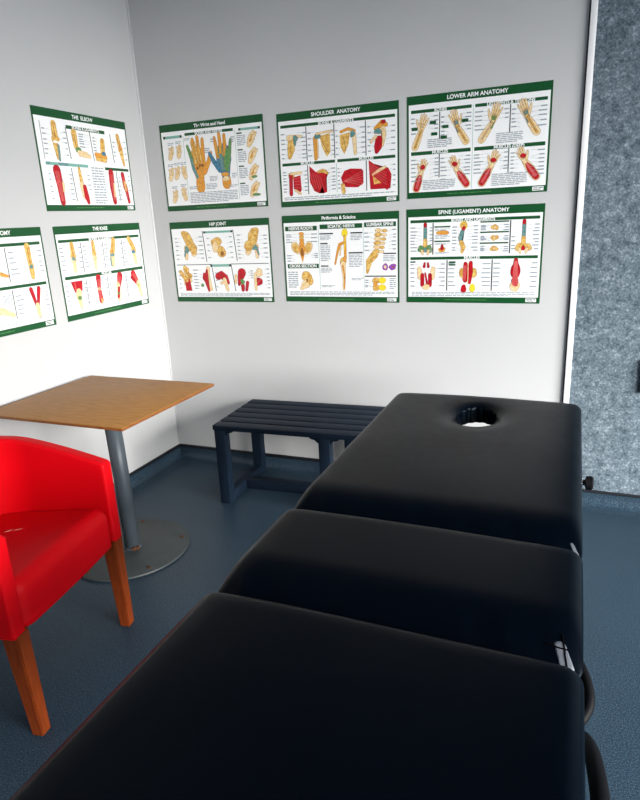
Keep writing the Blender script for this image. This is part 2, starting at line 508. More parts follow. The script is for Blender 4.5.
# -- lower arms
p = Poster('anatomy_poster', 'LOWER ARM ANATOMY', on_back(1.7814, 1.6829), 0, -.0017, 'green-bordered anatomy chart with eight forearms and hands, top right beside the grey flecked wall')
p.header(.03, .135, .465, .165); p.header(.49, .135, .97, .165)
p.text('BONES', .245, .15, .03, W_); p.text('LIGAMENTS & TENDONS', .73, .15, .03, W_)
p.header(.03, .535, .465, .57); p.header(.49, .535, .97, .57)
p.text('MUSCLES', .245, .552, .03, W_); p.text('MUSCLES (DEEP)', .73, .552, .03, W_)
p.line(.477, .14, .477, .93, .004, MI)
for x in (.24, .73):
    p.line(x, .17, x, .43, .010); p.line(x, .57, x, .80, .010)
for i, (b, w, t, fl) in enumerate([((.06, .49), (.105, .33), (.135, .18), 1), ((.43, .47), (.365, .32), (.33, .17), -1), ((.54, .47), (.615, .31), (.65, .15), 1), ((.91, .44), (.84, .29), (.80, .14), -1)]):
    p.hand(b, w, t, SK if i else SK, SK, fl, over=(None, NE, LE, NE)[i], w=.03)
    p.bone([b, w], .010, BO if i != 2 else SK)
    dy = .44
    p.hand((b[0]+.01, b[1]+dy-.03), (w[0], w[1]+dy-.03), (t[0], t[1]+dy-.005), SK, MU, fl, w=.034)
    p.blob(w[0]+.012*(1 if i % 2 == 0 else -1), w[1]+dy-.08, .026, .02, MU)
p.labels(.03, .19, .10, .38, 4); p.labels(.16, .19, .23, .34, 4, 'R'); p.labels(.25, .2, .31, .42, 5); p.labels(.39, .19, .465, .38, 5, 'R')
p.labels(.49, .19, .60, .4, 5); p.labels(.66, .19, .72, .3, 3, 'R'); p.labels(.74, .2, .80, .4, 5); p.labels(.87, .19, .97, .4, 5, 'R')
p.labels(.03, .59, .11, .85, 6); p.labels(.17, .59, .235, .8, 6, 'R'); p.labels(.25, .59, .33, .85, 6); p.labels(.38, .59, .465, .8, 6, 'R')
p.labels(.49, .59, .60, .8, 6); p.labels(.67, .59, .73, .78, 5, 'R'); p.labels(.745, .6, .80, .82, 6); p.labels(.88, .59, .97, .85, 7, 'R')
for a in [(.155, .42, .33, .51, 5), (.64, .42, .82, .52, 6), (.12, .82, .36, .92, 6), (.62, .80, .86, .92, 7)]: p.text_lines(*a)
for x, y in [(.055, .30), (.20, .36), (.19, .25), (.28, .30), (.27, .40), (.42, .26)]: p.rect(x-.02, y, x+.025, y+.03, G_)
poster_arms = p.done()

# -- shoulder
p = Poster('anatomy_poster', 'SHOULDER  ANATOMY', on_back(1.1208, 1.6767), 0, -.0027, 'green-bordered anatomy chart with red shoulder muscles, in top row beside the two big hands')
p.header(.03, .125, .97, .155); p.text('BONES & LIGAMENTS', .5, .14, .032, W_)
p.header(.03, .525, .485, .555); p.header(.505, .525, .97, .555); p.text('MUSCLES', .25, .54, .03, W_); p.text('MUSCLES', .74, .54, .03, W_)
for x in (.25, .485, .74): p.line(x, .16, x, .51, .010)
for x in (.25, .74): p.line(x, .56, x, .87, .010)
p.line(.495, .56, .495, .87, .005, MI)
# bones
p.cap([(.12, .28), (.115, .38), (.10, .46)], [.035, .045, .022], BO); p.cap([(.10, .26), (.16, .25), (.21, .255)], [.03, .015, .012], SK); p.blob(.155, .27, .03, .03, NE); p.cap([(.15, .30), (.15, .34)], [.016, .01], NE)
p.cap([(.325, .29), (.325, .5)], [.024, .018], OR); p.cap([(.345, .31), (.345, .49)], [.006, .006], SK)
p.poly([p.P(.36, .27), p.P(.45, .25), p.P(.45, .44), p.P(.42, .49), p.P(.385, .40)], BO); p.blob(.345, .27, .034, .03, NE, 0, .2); p.cap([(.34, .245), (.40, .235), (.47, .23)], [.012, .01, .012], SK); p.line(.37, .29, .43, .45, .006, SH)
p.poly([p.P(.53, .28), p.P(.615, .26), p.P(.60, .38), p.P(.565, .48), p.P(.535, .40)], BO); p.cap([(.54, .25), (.60, .225), (.65, .25)], [.012, .014, .014], OR); p.cap([(.645, .28), (.655, .48)], [.024, .016], SK); p.blob(.635, .28, .026, .035, NE, 0, .2); p.line(.56, .3, .58, .44, .006, SH)
p.cap([(.87, .23), (.885, .32), (.87, .42)], [.03, .022, .014], SK); p.cap([(.82, .25), (.87, .20), (.90, .22)], [.02, .03, .02], OR); p.blob(.88, .19, .026, .018, MU); p.cap([(.845, .36), (.835, .44), (.825, .48)], [.036, .042, .02], MU); p.blob(.835, .28, .036, .03, NE, 0, .25); p.cap([(.78, .38), (.82, .33)], [.012, .016], SK)
# muscles
p.blob(.105, .66, .036, .035, BO); p.cap([(.10, .66), (.095, .86)], [.022, .02], MU); p.poly([p.P(.12, .68), p.P(.185, .66), p.P(.19, .82), p.P(.165, .87), p.P(.12, .80)], MU); p.cap([(.10, .64), (.19, .635)], [.012, .012], SK); p.cap([(.135, .82), (.18, .86)], [.012, .01], SK)
for k in range(4): p.line(.125, .70+k*.03, .185, .68+k*.04, .004, FI)
p.poly([p.P(.265, .57), p.P(.32, .64), p.P(.41, .62), p.P(.42, .68), p.P(.40, .74), p.P(.41, .86), p.P(.385, .87), p.P(.37, .78), p.P(.345, .87), p.P(.30, .84), p.P(.265, .74)], MU)
p.cap([(.34, .64), (.38, .63), (.42, .66)], [.012, .02, .012], BO)
for k in range(5): p.line(.27+k*.02, .64+k*.01, .30+k*.02, .82, .004, FI)
p.poly([p.P(.53, .72), p.P(.56, .65), p.P(.61, .63), p.P(.70, .64), p.P(.715, .66), p.P(.715, .79), p.P(.67, .83), p.P(.57, .82), p.P(.545, .78)], MU); p.cap([(.545, .80), (.55, .87)], [.022, .02], BO)
for k in range(6): p.line(.55, .76, .71, .66+k*.03, .004, FI)
p.poly([p.P(.76, .56), p.P(.80, .60), p.P(.86, .65), p.P(.915, .65), p.P(.94, .72), p.P(.93, .86), p.P(.77, .86), p.P(.765, .72)], MU)
p.poly([p.P(.79, .72), p.P(.86, .80), p.P(.80, .81)], BO); p.cap([(.79, .71), (.84, .67), (.89, .64)], [.01, .016, .012], SK); p.blob(.90, .82, .03, .05, MU)
for k in range(5): p.line(.77, .60+k*.02, .90, .70+k*.03, .004, FI)
for x0, x1, n in [(.03, .09, 6), (.26, .32, 5), (.495, .53, 5), (.755, .81, 5)]: p.labels(x0, .2, x1, .5, n)
for x0, x1, n in [(.17, .245, 7), (.445, .48, 6), (.67, .735, 6), (.90, .97, 5)]: p.labels(x0, .2, x1, .5, n, 'R')
p.labels(.03, .6, .09, .85, 7); p.labels(.195, .6, .245, .85, 6, 'R'); p.labels(.42, .6, .485, .85, 7, 'R'); p.labels(.505, .6, .54, .85, 6); p.labels(.93, .6, .97, .85, 5, 'R')
p.text_lines(.03, .89, .97, .93, 2)
p.done()

# -- hand and wrist
p = Poster('anatomy_poster', 'The Wrist and Hand', on_back(.4232, 1.6888), 0, -.0032, 'anatomy chart with two large coloured hands, top row of posters nearest the room corner', tsize=.038)
p.header(.03, .13, .22, .16, None, MI); p.header(.03, .13, .05, .16, None, K_); p.header(.20, .13, .22, .16, None, K_)
p.header(.25, .115, .72, .145); p.text('BONES AND NERVES', .485, .13, .03, W_); p.header(.77, .125, .97, .15, None, MI); p.header(.77, .125, .79, .15, None, K_); p.header(.95, .125, .97, .15, None, K_)
p.line(.232, .14, .232, .9, .004, MI); p.line(.735, .14, .735, .9, .004, MI)
p.hand((.365, .74), (.365, .60), (.35, .17), OR, OR, -1, w=.052, fingers=[LE, OR, OR, OR, OR])
for v0, v1 in ((.325, .315), (.355, .345), (.385, .385)): p.cap([(v0+.01, .46), (v0, .36), (v1-.01, .22)], [.014, .012, .009], BO)
for k in range(6): p.blob(.335+.013*k, .50+.02*math.sin(k*2), .02, .018, SH if k % 2 else OR)
p.cap([(.29, .40), (.31, .52), (.34, .62)], [.014, .02, .016], NE)
p.hand((.625, .72), (.62, .58), (.60, .16), BL, OR, 1, w=.05, fingers=[LE, OR, OR, OR, BL])
p.cap([(.655, .36), (.645, .45), (.635, .55)], [.03, .045, .03], LE); p.cap([(.585, .40), (.60, .55)], [.02, .02], NE); p.blob(.615, .61, .05, .022, OR); p.blob(.62, .66, .045, .03, SK)
for q0, q1 in (((.565, .30), (.56, .42)), ((.60, .30), (.60, .44)), ((.64, .32), (.635, .45))): p.line(*q0, *q1, .012, LE)
for (x, y) in [(.10, .32), (.18, .31), (.08, .56), (.145, .55), (.21, .55), (.10, .82), (.19, .80)]:
    a = random.Random(x).uniform(-.03, .03)
    p.cap([(x-a, y+.06), (x, y), (x+a*.5, y-.06)], [.025, .034, .014], SK); p.cap([(x, y), (x+.02, y-.055)], [.016, .009], SK); p.cap([(x-.004, y), (x-.022, y-.05)], [.016, .009], SK); p.line(x-.01, y+.03, x+.01, y-.04, .004, BO)
    p.text_lines(x-.03, y-.115, x+.03, y-.08, 2, T_)
for y in (.24, .42, .60, .79):
    p.cap([(.86, y+.07), (.885, y), (.905, y-.06)], [.028, .045, .02], SK); p.cap([(.87, y+.03), (.90, y-.02)], [.01, .016], OR); p.cap([(.90, y), (.93, y-.05)], [.02, .01], SK); p.line(.87, y+.05, .90, y-.04, .005, BO)
    p.rect(.75, y-.07, .80, y-.055, G_); p.text_lines(.75, y-.045, .83, y+.075, 6)
p.blob(.89, .66, .04, .012, LE); p.blob(.90, .86, .05, .014, LE)
for a in [(.24, .17, .30, .20, 2), (.43, .3, .49, .36, 3), (.5, .2, .54, .25, 2), (.46, .62, .54, .68, 4), (.69, .2, .73, .27, 3), (.68, .6, .73, .66, 3), (.25, .72, .34, .76, 2), (.42, .70, .53, .77, 4), (.64, .73, .73, .76, 2)]: p.text_lines(*a)
p.text_lines(.25, .79, .72, .92, 7)
p.done()

# -- hip
p = Poster('anatomy_poster', 'HIP JOINT', on_back(.4208, 1.1914), 0, .0013, 'green-bordered anatomy chart with hip bones, bottom row directly under the two big hands')
p.header(.345, .125, .64, .15, None, MI); p.rect(.345, .125, .365, .15, K_); p.rect(.62, .125, .64, .15, K_)
for x0, x1 in ((.335, .355), (.645, .665)): p.line(x0, .12, x1, .495, .010)
p.line(.03, .53, .40, .53, .008); p.line(.60, .53, .97, .53, .008); p.header(.385, .53, .60, .56, None, MI); p.rect(.385, .53, .405, .56, K_); p.rect(.58, .53, .60, .56, K_)
for x0, x1 in ((.40, .425), (.60, .625)): p.line(x0, .54, x1, .865, .010)
def hipbone(p, x, y, f, nerve=None, sc=1):
    p.blob(x, y-.09*sc, .055*sc, .085*sc, BO, .5*f, .15); p.blob(x+.035*f*sc, y+.02*sc, .075*sc, .06*sc, BO, -.4*f, .18)
    p.blob(x+.05*f*sc, y+.10*sc, .04*sc, .035*sc, SK, 0, .15); p.cap([(x-.03*f*sc, y+.03*sc), (x-.035*f*sc, y+.16*sc)], [.03*sc, .02*sc], SK)
    p.line(x-.02*f*sc, y-.12*sc, x+.05*f*sc, y+.06*sc, .008, SH); p.line(x+.01*f*sc, y+.05*sc, x+.06*f*sc, y+.02*sc, .008, SH)
    if nerve is not None: p.blob(x-.02*f*sc, y+.05*sc, .035*sc, .035*sc, nerve, 0, .3); p.cap([(x-.035*f*sc, y+.05*sc), (x-.05*f*sc, y+.13*sc)], [.012*sc, .01*sc], nerve)
hipbone(p, .18, .29, 1, NE); p.cap([(.135, .14), (.18, .25), (.225, .36)], [.03, .045, .04], BO)
p.blob(.47, .26, .075, .055, BO); p.blob(.455, .32, .04, .07, SK); p.blob(.515, .38, .055, .07, BO); p.blob(.52, .40, .026, .03, SH)
hipbone(p, .83, .29, -1, NE); p.cap([(.87, .14), (.84, .25), (.78, .34)], [.035, .05, .04], BO)
hipbone(p, .125, .66, 1, None, .7); p.poly([p.P(.10, .73), p.P(.155, .70), p.P(.17, .86), p.P(.105, .86)], MU); p.cap([(.065, .62), (.12, .72)], [.025, .03], BO)
p.cap([(.36, .58), (.35, .68), (.375, .84)], [.024, .026, .02], SK); p.blob(.32, .69, .035, .055, MU); p.cap([(.345, .60), (.33, .72), (.35, .86)], [.012, .03, .012], MU); p.blob(.285, .79, .02, .02, LE)
p.cap([(.46, .68), (.49, .66), (.53, .70), (.555, .76)], [.045, .05, .045, .02], MU); p.cap([(.52, .72), (.545, .85)], [.026, .018], SK); p.blob(.49, .76, .02, .02, SK)
p.cap([(.70, .64), (.685, .70), (.665, .78)], [.055, .04, .018], MU); p.cap([(.64, .68), (.63, .76)], [.02, .014], SK); p.cap([(.70, .80), (.70, .85)], [.026, .02], MU); p.cap([(.75, .76), (.735, .85)], [.02, .018], MU); p.blob(.70, .75, .03, .03, LE, 0, .3)
p.blob(.87, .64, .045, .05, SK); p.blob(.86, .75, .055, .045, MU); p.cap([(.83, .66), (.83, .84)], [.018, .016], SK); p.line(.84, .78, .88, .72, .008, FI)
for x0, x1, n in [(.04, .10, 6), (.375, .42, 4), (.68, .74, 7)]: p.labels(x0, .17, x1, .48, n)
for x0, x1, n in [(.25, .33, 6), (.57, .63, 5), (.90, .97, 6)]: p.labels(x0, .17, x1, .48, n, 'R')
p.labels(.04, .58, .08, .85, 5); p.labels(.20, .58, .29, .85, 7, 'L'); p.labels(.43, .6, .47, .85, 3); p.labels(.92, .58, .97, .85, 6, 'R'); p.labels(.76, .6, .81, .72, 4, 'R')
p.text_lines(.04, .885, .96, .93, 3)
p.done()

# -- nerve / sciatica chart
p = Poster('anatomy_poster', 'Piriformis & Sciatica', on_back(1.1168, 1.1949), 0, -.0043, 'anatomy chart with a yellow-headed nerve figure and small purple cell, middle of bottom row', tsize=.038)
p.header(.025, .125, .31, .175); p.header(.335, .115, .70, .165); p.header(.715, .11, .975, .16)
p.text('NERVE ROOTS', .165, .15, .035, W_); p.text('SCIATIC NERVE', .52, .14, .035, W_); p.text('LUMBAR SPINE', .845, .135, .035, W_)
p.header(.03, .555, .315, .605); p.text('CROSS SECTION', .17, .58, .035, W_)
p.line(.322, .12, .322, .86, .004, MI); p.line(.707, .12, .707, .86, .004, MI)
for k in range(5): p.blob(.17, .21+k*.035, .03, .019, BO if k % 2 else OR)
p.blob(.115, .37, .05, .075, SK, .5, .1); p.blob(.225, .37, .05, .075, SK, -.5, .1); p.blob(.115, .37, .035, .055, BO, .5); p.blob(.225, .37, .035, .055, BO, -.5)
p.poly([p.P(.135, .36), p.P(.205, .36), p.P(.185, .47), p.P(.172, .54), p.P(.155, .47)], OR); p.blob(.17, .42, .02, .05, SH); p.blob(.17, .32, .03, .03, OR)
p.blob(.20, .70, .06, .06, BO, 0, .15); p.blob(.19, .79, .055, .05, SK, 0, .2); p.blob(.225, .75, .04, .06, BO, 0, .2); p.blob(.205, .745, .014, .016, SH); p.cap([(.15, .84), (.20, .80)], [.02, .03], SK)
p.blob(.55, .215, .035, .045, YE, 0, .05); p.cap([(.55, .25), (.55, .50)], [.014, .014], OR); p.cap([(.555, .25), (.545, .40)], [.006, .006], YE)
p.cap([(.54, .32), (.505, .34), (.485, .42), (.46, .56)], [.012, .018, .012, .008], OR); p.cap([(.515, .36), (.505, .46)], [.006, .006], SK)
p.blob(.53, .53, .036, .045, BO); p.blob(.545, .51, .02, .03, OR); p.cap([(.53, .56), (.535, .72), (.53, .85)], [.03, .016, .012], SK); p.cap([(.525, .58), (.54, .70), (.535, .84)], [.008, .006, .006], OR); p.blob(.535, .72, .008, .012, SH)
for k in range(6): p.blob(.835-.004*k, .20+k*.045, .042, .021, BO if k % 2 else SK); p.blob(.885-.006*k, .205+k*.045, .028, .016, SK if k % 2 else BO)
p.cap([(.80, .46), (.75, .54), (.735, .66)], [.04, .035, .012], BO); p.line(.80, .48, .75, .56, .006, SH)
p.blob(.885, .60, .03, .038, PU); p.blob(.945, .60, .04, .032, PU, 0, .2); p.blob(.885, .60, .016, .018, SK); p.blob(.95, .60, .012, .012, SH)
for k in range(2): p.blob(.81, .75+k*.08, .045, .034, BO); p.blob(.86, .75+k*.08, .04, .034, YE, 0, .05); p.blob(.80, .79, .02, .03, OR)
p.labels(.03, .2, .13, .32, 4); p.labels(.2, .2, .31, .32, 3, 'R'); p.labels(.25, .42, .31, .5, 3, 'R'); p.labels(.03, .44, .10, .53, 3)
p.text_lines(.03, .64, .12, .84, 8); p.rect(.33, .21, .45, .225, K_); p.text_lines(.335, .235, .43, .29, 4); p.rect(.335, .32, .40, .335, K_); p.text_lines(.335, .345, .42, .53, 9); p.rect(.335, .575, .40, .59, K_); p.text_lines(.335, .6, .43, .66, 4)
p.rect(.60, .21, .70, .225, K_); p.text_lines(.60, .235, .695, .30, 4); p.rect(.58, .43, .70, .445, K_); p.text_lines(.58, .455, .695, .60, 8); p.text_lines(.60, .72, .70, .75, 2); p.text_lines(.335, .80, .45, .83, 2)
p.labels(.715, .2, .79, .44, 5); p.labels(.915, .18, .975, .42, 6, 'R'); p.rect(.87, .445, .975, .458, K_); p.text_lines(.87, .47, .97, .54, 4); p.rect(.715, .695, .975, .708, K_); p.text_lines(.92, .72, .97, .85, 6); p.labels(.715, .73, .78, .84, 4)
p.text_lines(.04, .875, .96, .925, 3)
p.done()

# -- spine
p = Poster('anatomy_poster', 'SPINE (LIGAMENT) ANATOMY', on_back(1.7764, 1.1953), 0, -.0042, 'green-bordered anatomy chart with spines and three red back muscle figures, bottom right poster')
p.header(.03, .115, .97, .145); p.text('BONES AND LIGAMENTS', .5, .13, .03, W_); p.header(.03, .505, .97, .535); p.text('MUSCLES', .5, .52, .03, W_)
for x in (.205, .77): p.line(x, .15, x, .48, .012)
for x in (.315, .65): p.line(x, .54, x, .87, .012)
for x, f in ((.145, LE), (.865, BO)):
    p.cap([(x, .16), (x, .21)], [.016, .017], MU); p.cap([(x, .21), (x, .33)], [.018, .018], NE); p.cap([(x, .33), (x, .39)], [.02, .022], BO)
    p.blob(x-.03, .42, .04, .035, f if f == LE else BO, .5, .2); p.blob(x+.03, .42, .04, .035, f if f == LE else BO, -.5, .2); p.cap([(x-.025, .44), (x-.02, .475)], [.014, .01], SK); p.cap([(x+.025, .44), (x+.02, .475)], [.014, .01], SK); p.blob(x, .43, .016, .026, MU if f != LE else NE)
p.blob(.435, .185, .038, .04, YE, 0, .05); p.blob(.435, .185, .03, .03, BO, 0, .1); p.cap([(.437, .21), (.425, .25)], [.015, .016], MU); p.cap([(.425, .25), (.41, .31), (.42, .36)], [.018, .02, .02], NE); p.cap([(.42, .36), (.435, .41), (.425, .46)], [.022, .024, .012], BO)
p.header(.215, .185, .335, .20); p.header(.215, .335, .335, .35); p.cap([(.24, .255), (.28, .25), (.315, .255)], [.014, .024, .014], OR); p.blob(.275, .43, .034, .026, OR, 0, .25); p.cap([(.275, .38), (.275, .42)], [.01, .016], MU)
for i, y in enumerate((.215, .32, .43)):
    p.blob(.66, y, .034, .028, BO, 0, .3); p.blob(.66, y, .012, .012, SK)
    p.header(.555, y-.065, .76, y-.05); p.labels(.56, y-.03, .63, y+.03, 4); p.labels(.69, y-.03, .76, y+.03, 3, 'R')
for (x0, x1) in ((.03, .12), (.35, .41)): p.labels(x0, .18, x1, .46, 8)
for (x0, x1) in ((.165, .2), (.46, .54), (.89, .97)): p.labels(x0, .18, x1, .46, 8, 'R')
p.labels(.78, .3, .83, .46, 4); p.text_lines(.22, .21, .33, .235, 2); p.text_lines(.22, .275, .33, .32, 3); p.text_lines(.22, .36, .33, .38, 2); p.text_lines(.22, .455, .33, .48, 2)
x = .155
p.cap([(x-.055, .63), (x-.045, .72)], [.02, .03], SK); p.cap([(x+.055, .63), (x+.045, .72)], [.02, .03], SK); p.blob(x, .70, .05, .06, W_); p.cap([(x-.013, .57), (x-.016, .61)], [.008, .012], MU); p.cap([(x+.013, .57), (x+.016, .61)], [.008, .012], MU); p.cap([(x-.03, .70), (x-.03, .81)], [.02, .018], MU); p.cap([(x+.03, .70), (x+.03, .81)], [.02, .018], MU); p.cap([(x-.008, .68), (x+.008, .80)], [.008, .008], MU); p.blob(x, .83, .04, .03, SK)
x = .475
p.blob(x-.035, .68, .04, .055, BO); p.blob(x+.04, .68, .035, .05, BO); p.cap([(x-.02, .58), (x-.016, .66), (x-.02, .76)], [.016, .03, .02], MU); p.cap([(x+.02, .57), (x+.015, .66), (x+.012, .78)], [.016, .028, .016], MU); p.blob(x-.03, .85, .028, .042, MU); p.blob(x+.035, .84, .026, .045, YE, 0, .1); p.line(x, .57, x, .80, .008, SK); p.fibres(x-.02, .6, x-.03, .76, .016, .02, 3)
x = .82
p.blob(x, .66, .045, .085, MU, 0, .08); p.cap([(x, .55), (x, .64)], [.018, .03], MU); p.blob(x, .82, .05, .05, SK); p.blob(x, .77, .032, .05, MU); p.fibres(x, .56, x, .82, .016, .035, 5); p.line(x, .56, x, .84, .006, FI)
for (x0, x1) in ((.03, .09), (.325, .42), (.66, .75)): p.labels(x0, .56, x1, .84, 6)
for (x0, x1) in ((.22, .30), (.53, .64), (.88, .97)): p.labels(x0, .56, x1, .84, 6, 'R')
p.rect(.33, .555, .38, .575, G_); p.rect(.33, .585, .38, .60, G_); p.rect(.03, .55, .07, .565, G_); p.text_lines(.04, .88, .96, .93, 3)
p.done()

def longbones(p, x, y0, y1, r, lean=0, mat=BO, mat2=SK, joint=None):
    ym = (y0+y1)/2
    p.cap([(x-lean, y0), (x, ym-.02)], [r*.8, r*1.05], mat); p.cap([(x, ym+.025), (x+lean*.6, y1)], [r, r*.55], mat2)
    p.blob(x, ym-.02, r*1.35, r*.8, mat); p.blob(x, ym+.025, r*1.25, r*.7, mat2)
    p.line(x-r*.15-lean, y0, x, ym, .006, SH)
    if joint is not None: p.blob(x, ym+.01, r*.8, r*.6, joint, 0, .3)

# -- elbow, left wall top
p = Poster('anatomy_poster', 'THE  ELBOW', on_left(-.4541, 1.7029), LR, -.0029, 'green-bordered anatomy chart with elbow joints, alone in the upper row on the left wall')
p.header(.31, .135, .73, .17); p.text('BONES & LIGAMENTS', .52, .15, .032, W_)
for x in (.315, .565, .80): p.line(x-.01, .16, x+.005, .47, .010)
p.line(.06, .13, .06, .49, .006)
p.cap([(.19, .14), (.19, .28)], [.032, .04], BO); p.blob(.19, .29, .055, .035, BO); p.cap([(.185, .34), (.19, .47)], [.034, .016], BO); p.cap([(.21, .35), (.205, .49)], [.014, .012], NE); p.line(.19, .16, .19, .28, .008, SH); p.blob(.19, .315, .04, .012, W_)
p.cap([(.385, .20), (.39, .34)], [.038, .03], BO); p.blob(.41, .37, .04, .03, LE); p.cap([(.41, .39), (.50, .41)], [.018, .022], SK); p.cap([(.42, .415), (.53, .43)], [.018, .016], SK); p.line(.385, .22, .39, .33, .008, SH)
p.cap([(.69, .25), (.68, .38)], [.032, .036], BO); p.cap([(.60, .40), (.70, .42)], [.024, .034], OR); p.cap([(.60, .445), (.70, .45)], [.016, .024], BO); p.blob(.69, .38, .03, .022, BL)
p.cap([(.88, .17), (.90, .30)], [.026, .03], BO); p.blob(.90, .31, .034, .035, OR); p.cap([(.905, .34), (.925, .48)], [.03, .016], BO); p.line(.88, .19, .905, .33, .008, SH)
p.header(.06, .515, .49, .545, None, MI); p.rect(.06, .515, .10, .545, NE); p.rect(.18, .515, .28, .545, NE); p.header(.68, .525, .97, .555)
p.text_lines(.52, .53, .66, .93, 14)
for x in (.315, .82): p.line(x-.01, .56, x+.005, .9, .010)
p.cap([(.155, .59), (.165, .72)], [.05, .045], MU); p.blob(.165, .735, .05, .03, FI); p.cap([(.165, .75), (.17, .91)], [.04, .034], MU); p.fibres(.155, .6, .17, .9, .03, .02, 4); p.cap([(.20, .72), (.195, .8)], [.014, .01], SK)
p.cap([(.385, .56), (.395, .72)], [.016, .026], BO); p.cap([(.39, .72), (.40, .86)], [.03, .014], SK); p.cap([(.42, .75), (.43, .86), (.44, .91)], [.026, .034, .02], MU)
p.cap([(.745, .58), (.74, .74), (.75, .9)], [.04, .038, .03], MU); p.fibres(.745, .6, .75, .88, .024, .02, 3); p.cap([(.765, .7), (.76, .84)], [.01, .01], SK)
p.cap([(.885, .59), (.90, .74)], [.028, .028], MU); p.cap([(.905, .72), (.93, .9)], [.03, .02], MU); p.cap([(.90, .68), (.91, .76)], [.02, .02], BO); p.line(.89, .62, .92, .86, .008, FI)
for a in [(.07, .18, .14, .46, 6), (.43, .2, .54, .34, 6), (.58, .2, .64, .38, 5), (.81, .22, .86, .42, 4), (.07, .6, .11, .9, 5), (.83, .6, .87, .9, 6)]: p.labels(*a)
for a in [(.24, .18, .30, .46, 5), (.93, .2, .97, .45, 4), (.23, .6, .30, .9, 6), (.44, .6, .49, .8, 4), (.78, .6, .815, .9, 6), (.93, .58, .97, .8, 4)]: p.labels(*a, 'R')
p.done()

# -- knee, left wall bottom
p = Poster('anatomy_poster', 'THE KNEE', on_left(-.4389, 1.1975), LR, .0031, 'green-bordered anatomy chart with eight knee joints, bottom row on left wall beside the corner')
p.header(.03, .14, .97, .17); p.text('BONES & LIGAMENTS', .5, .155, .032, W_); p.header(.04, .525, .97, .56); p.text('MUSCLES', .5, .542, .03, W_)
for x in (.255, .50, .735): p.line(x, .18, x, .50, .010); p.line(x, .57, x, .86, .010)
longbones(p, .16, .19, .48, .032, 0, BO, SK, NE); longbones(p, .39, .19, .48, .028, 0, BO, SK, SK)
p.cap([(.635, .18), (.62, .27), (.60, .33)], [.03, .036, .04], BO); p.cap([(.60, .36), (.60, .47)], [.036, .022], SK); p.blob(.60, .35, .04, .016, NE); p.cap([(.575, .38), (.575, .47)], [.01, .01], NE); p.line(.63, .2, .605, .32, .006, SH)
p.cap([(.83, .18), (.87, .27), (.88, .33)], [.03, .036, .044], BO); p.cap([(.88, .36), (.895, .48)], [.034, .022], SK); p.blob(.875, .34, .03, .02, BL); p.line(.835, .2, .88, .32, .006, SH)
p.poly([p.P(.09, .585), p.P(.215, .585), p.P(.20, .70), p.P(.16, .68), p.P(.12, .71)], MU); p.blob(.16, .70, .04, .035, SK); p.cap([(.155, .74), (.165, .87)], [.04, .02], SK); p.blob(.16, .77, .03, .02, LE); p.cap([(.13, .6), (.135, .69)], [.006, .006], FI)
p.cap([(.395, .58), (.39, .70), (.395, .84)], [.036, .024, .034], MU); p.cap([(.375, .59), (.405, .78)], [.012, .012], MU); p.blob(.39, .71, .024, .018, SK); p.cap([(.40, .83), (.405, .87)], [.014, .01], BO); p.fibres(.395, .6, .39, .84, .02, .02, 3)
p.cap([(.655, .60), (.63, .71)], [.046, .03], MU); p.cap([(.62, .70), (.61, .87)], [.034, .022], SK); p.cap([(.625, .74), (.605, .84)], [.018, .02], MU); p.blob(.61, .80, .018, .014, LE); p.fibres(.655, .6, .63, .7, .024, .016, 3)
p.cap([(.83, .60), (.88, .71)], [.042, .026], MU); p.cap([(.805, .64), (.86, .72)], [.02, .016], MU); p.cap([(.885, .72), (.905, .87)], [.036, .022], SK); p.blob(.885, .75, .022, .02, BO); p.fibres(.83, .6, .88, .7, .022, .014, 3)
for x in (.03, .27, .51, .745): p.labels(x, .2, x+.08, .47, 6); p.labels(x, .6, x+.06, .86, 5)
for x in (.25, .49, .73, .97): p.labels(x-.06, .2, x, .47, 5, 'R'); p.labels(x-.05, .6, x, .86, 6, 'R')
p.text_lines(.04, .875, .96, .935, 4)
p.done()

# -- ankle, left wall, cut by the frame
p = Poster('anatomy_poster', 'FOOT & ANKLE ANATOMY', on_left(-1.1335, 1.198), LR, 0, 'anatomy chart with ankle and foot bones, lower left wall cut off by the photo edge')
p.header(.03, .14, .97, .17); p.header(.03, .54, .97, .57)
for x in (.26, .66): p.line(x, .18, x, .50, .010); p.line(x, .58, x, .86, .010)
for (x, y) in ((.15, .34), (.54, .34)):
    p.cap([(x-.09, y-.12), (x-.08, y)], [.03, .03], BO); p.cap([(x-.09, y+.03), (x, y+.05), (x+.09, y+.10)], [.034, .03, .014], SK); p.blob(x-.085, y+.02, .036, .028, BO); p.cap([(x+.06, y+.08), (x+.11, y+.105)], [.014, .01], OR)
for (x, y) in ((.15, .74), (.54, .72)):
    p.cap([(x-.06, y-.14), (x-.05, y)], [.05, .03], MU); p.cap([(x-.05, y+.03), (x+.02, y+.05), (x+.10, y+.10)], [.04, .03, .016], SK); p.blob(x-.04, y+.03, .03, .026, LE); p.fibres(x-.06, y-.13, x-.05, y, .03, .016, 3)
p.cap([(.85, .18), (.855, .36)], [.032, .026], BO); p.cap([(.86, .37), (.86, .48)], [.03, .024], BO); p.line(.85, .2, .855, .36, .008, SH); p.blob(.86, .38, .02, .02, NE)
p.cap([(.82, .60), (.85, .78)], [.022, .014], MU); p.cap([(.89, .60), (.86, .78)], [.022, .014], MU); p.cap([(.855, .76), (.86, .87)], [.022, .022], SK)
p.labels(.68, .2, .80, .46, 5); p.labels(.90, .2, .97, .46, 5, 'R'); p.labels(.68, .62, .8, .84, 5); p.labels(.91, .62, .97, .84, 5, 'R'); p.text_lines(.57, .62, .65, .70, 5); p.labels(.03, .2, .08, .46, 4); p.labels(.28, .2, .36, .46, 4)
p.text_lines(.04, .875, .96, .935, 4)
p.done()

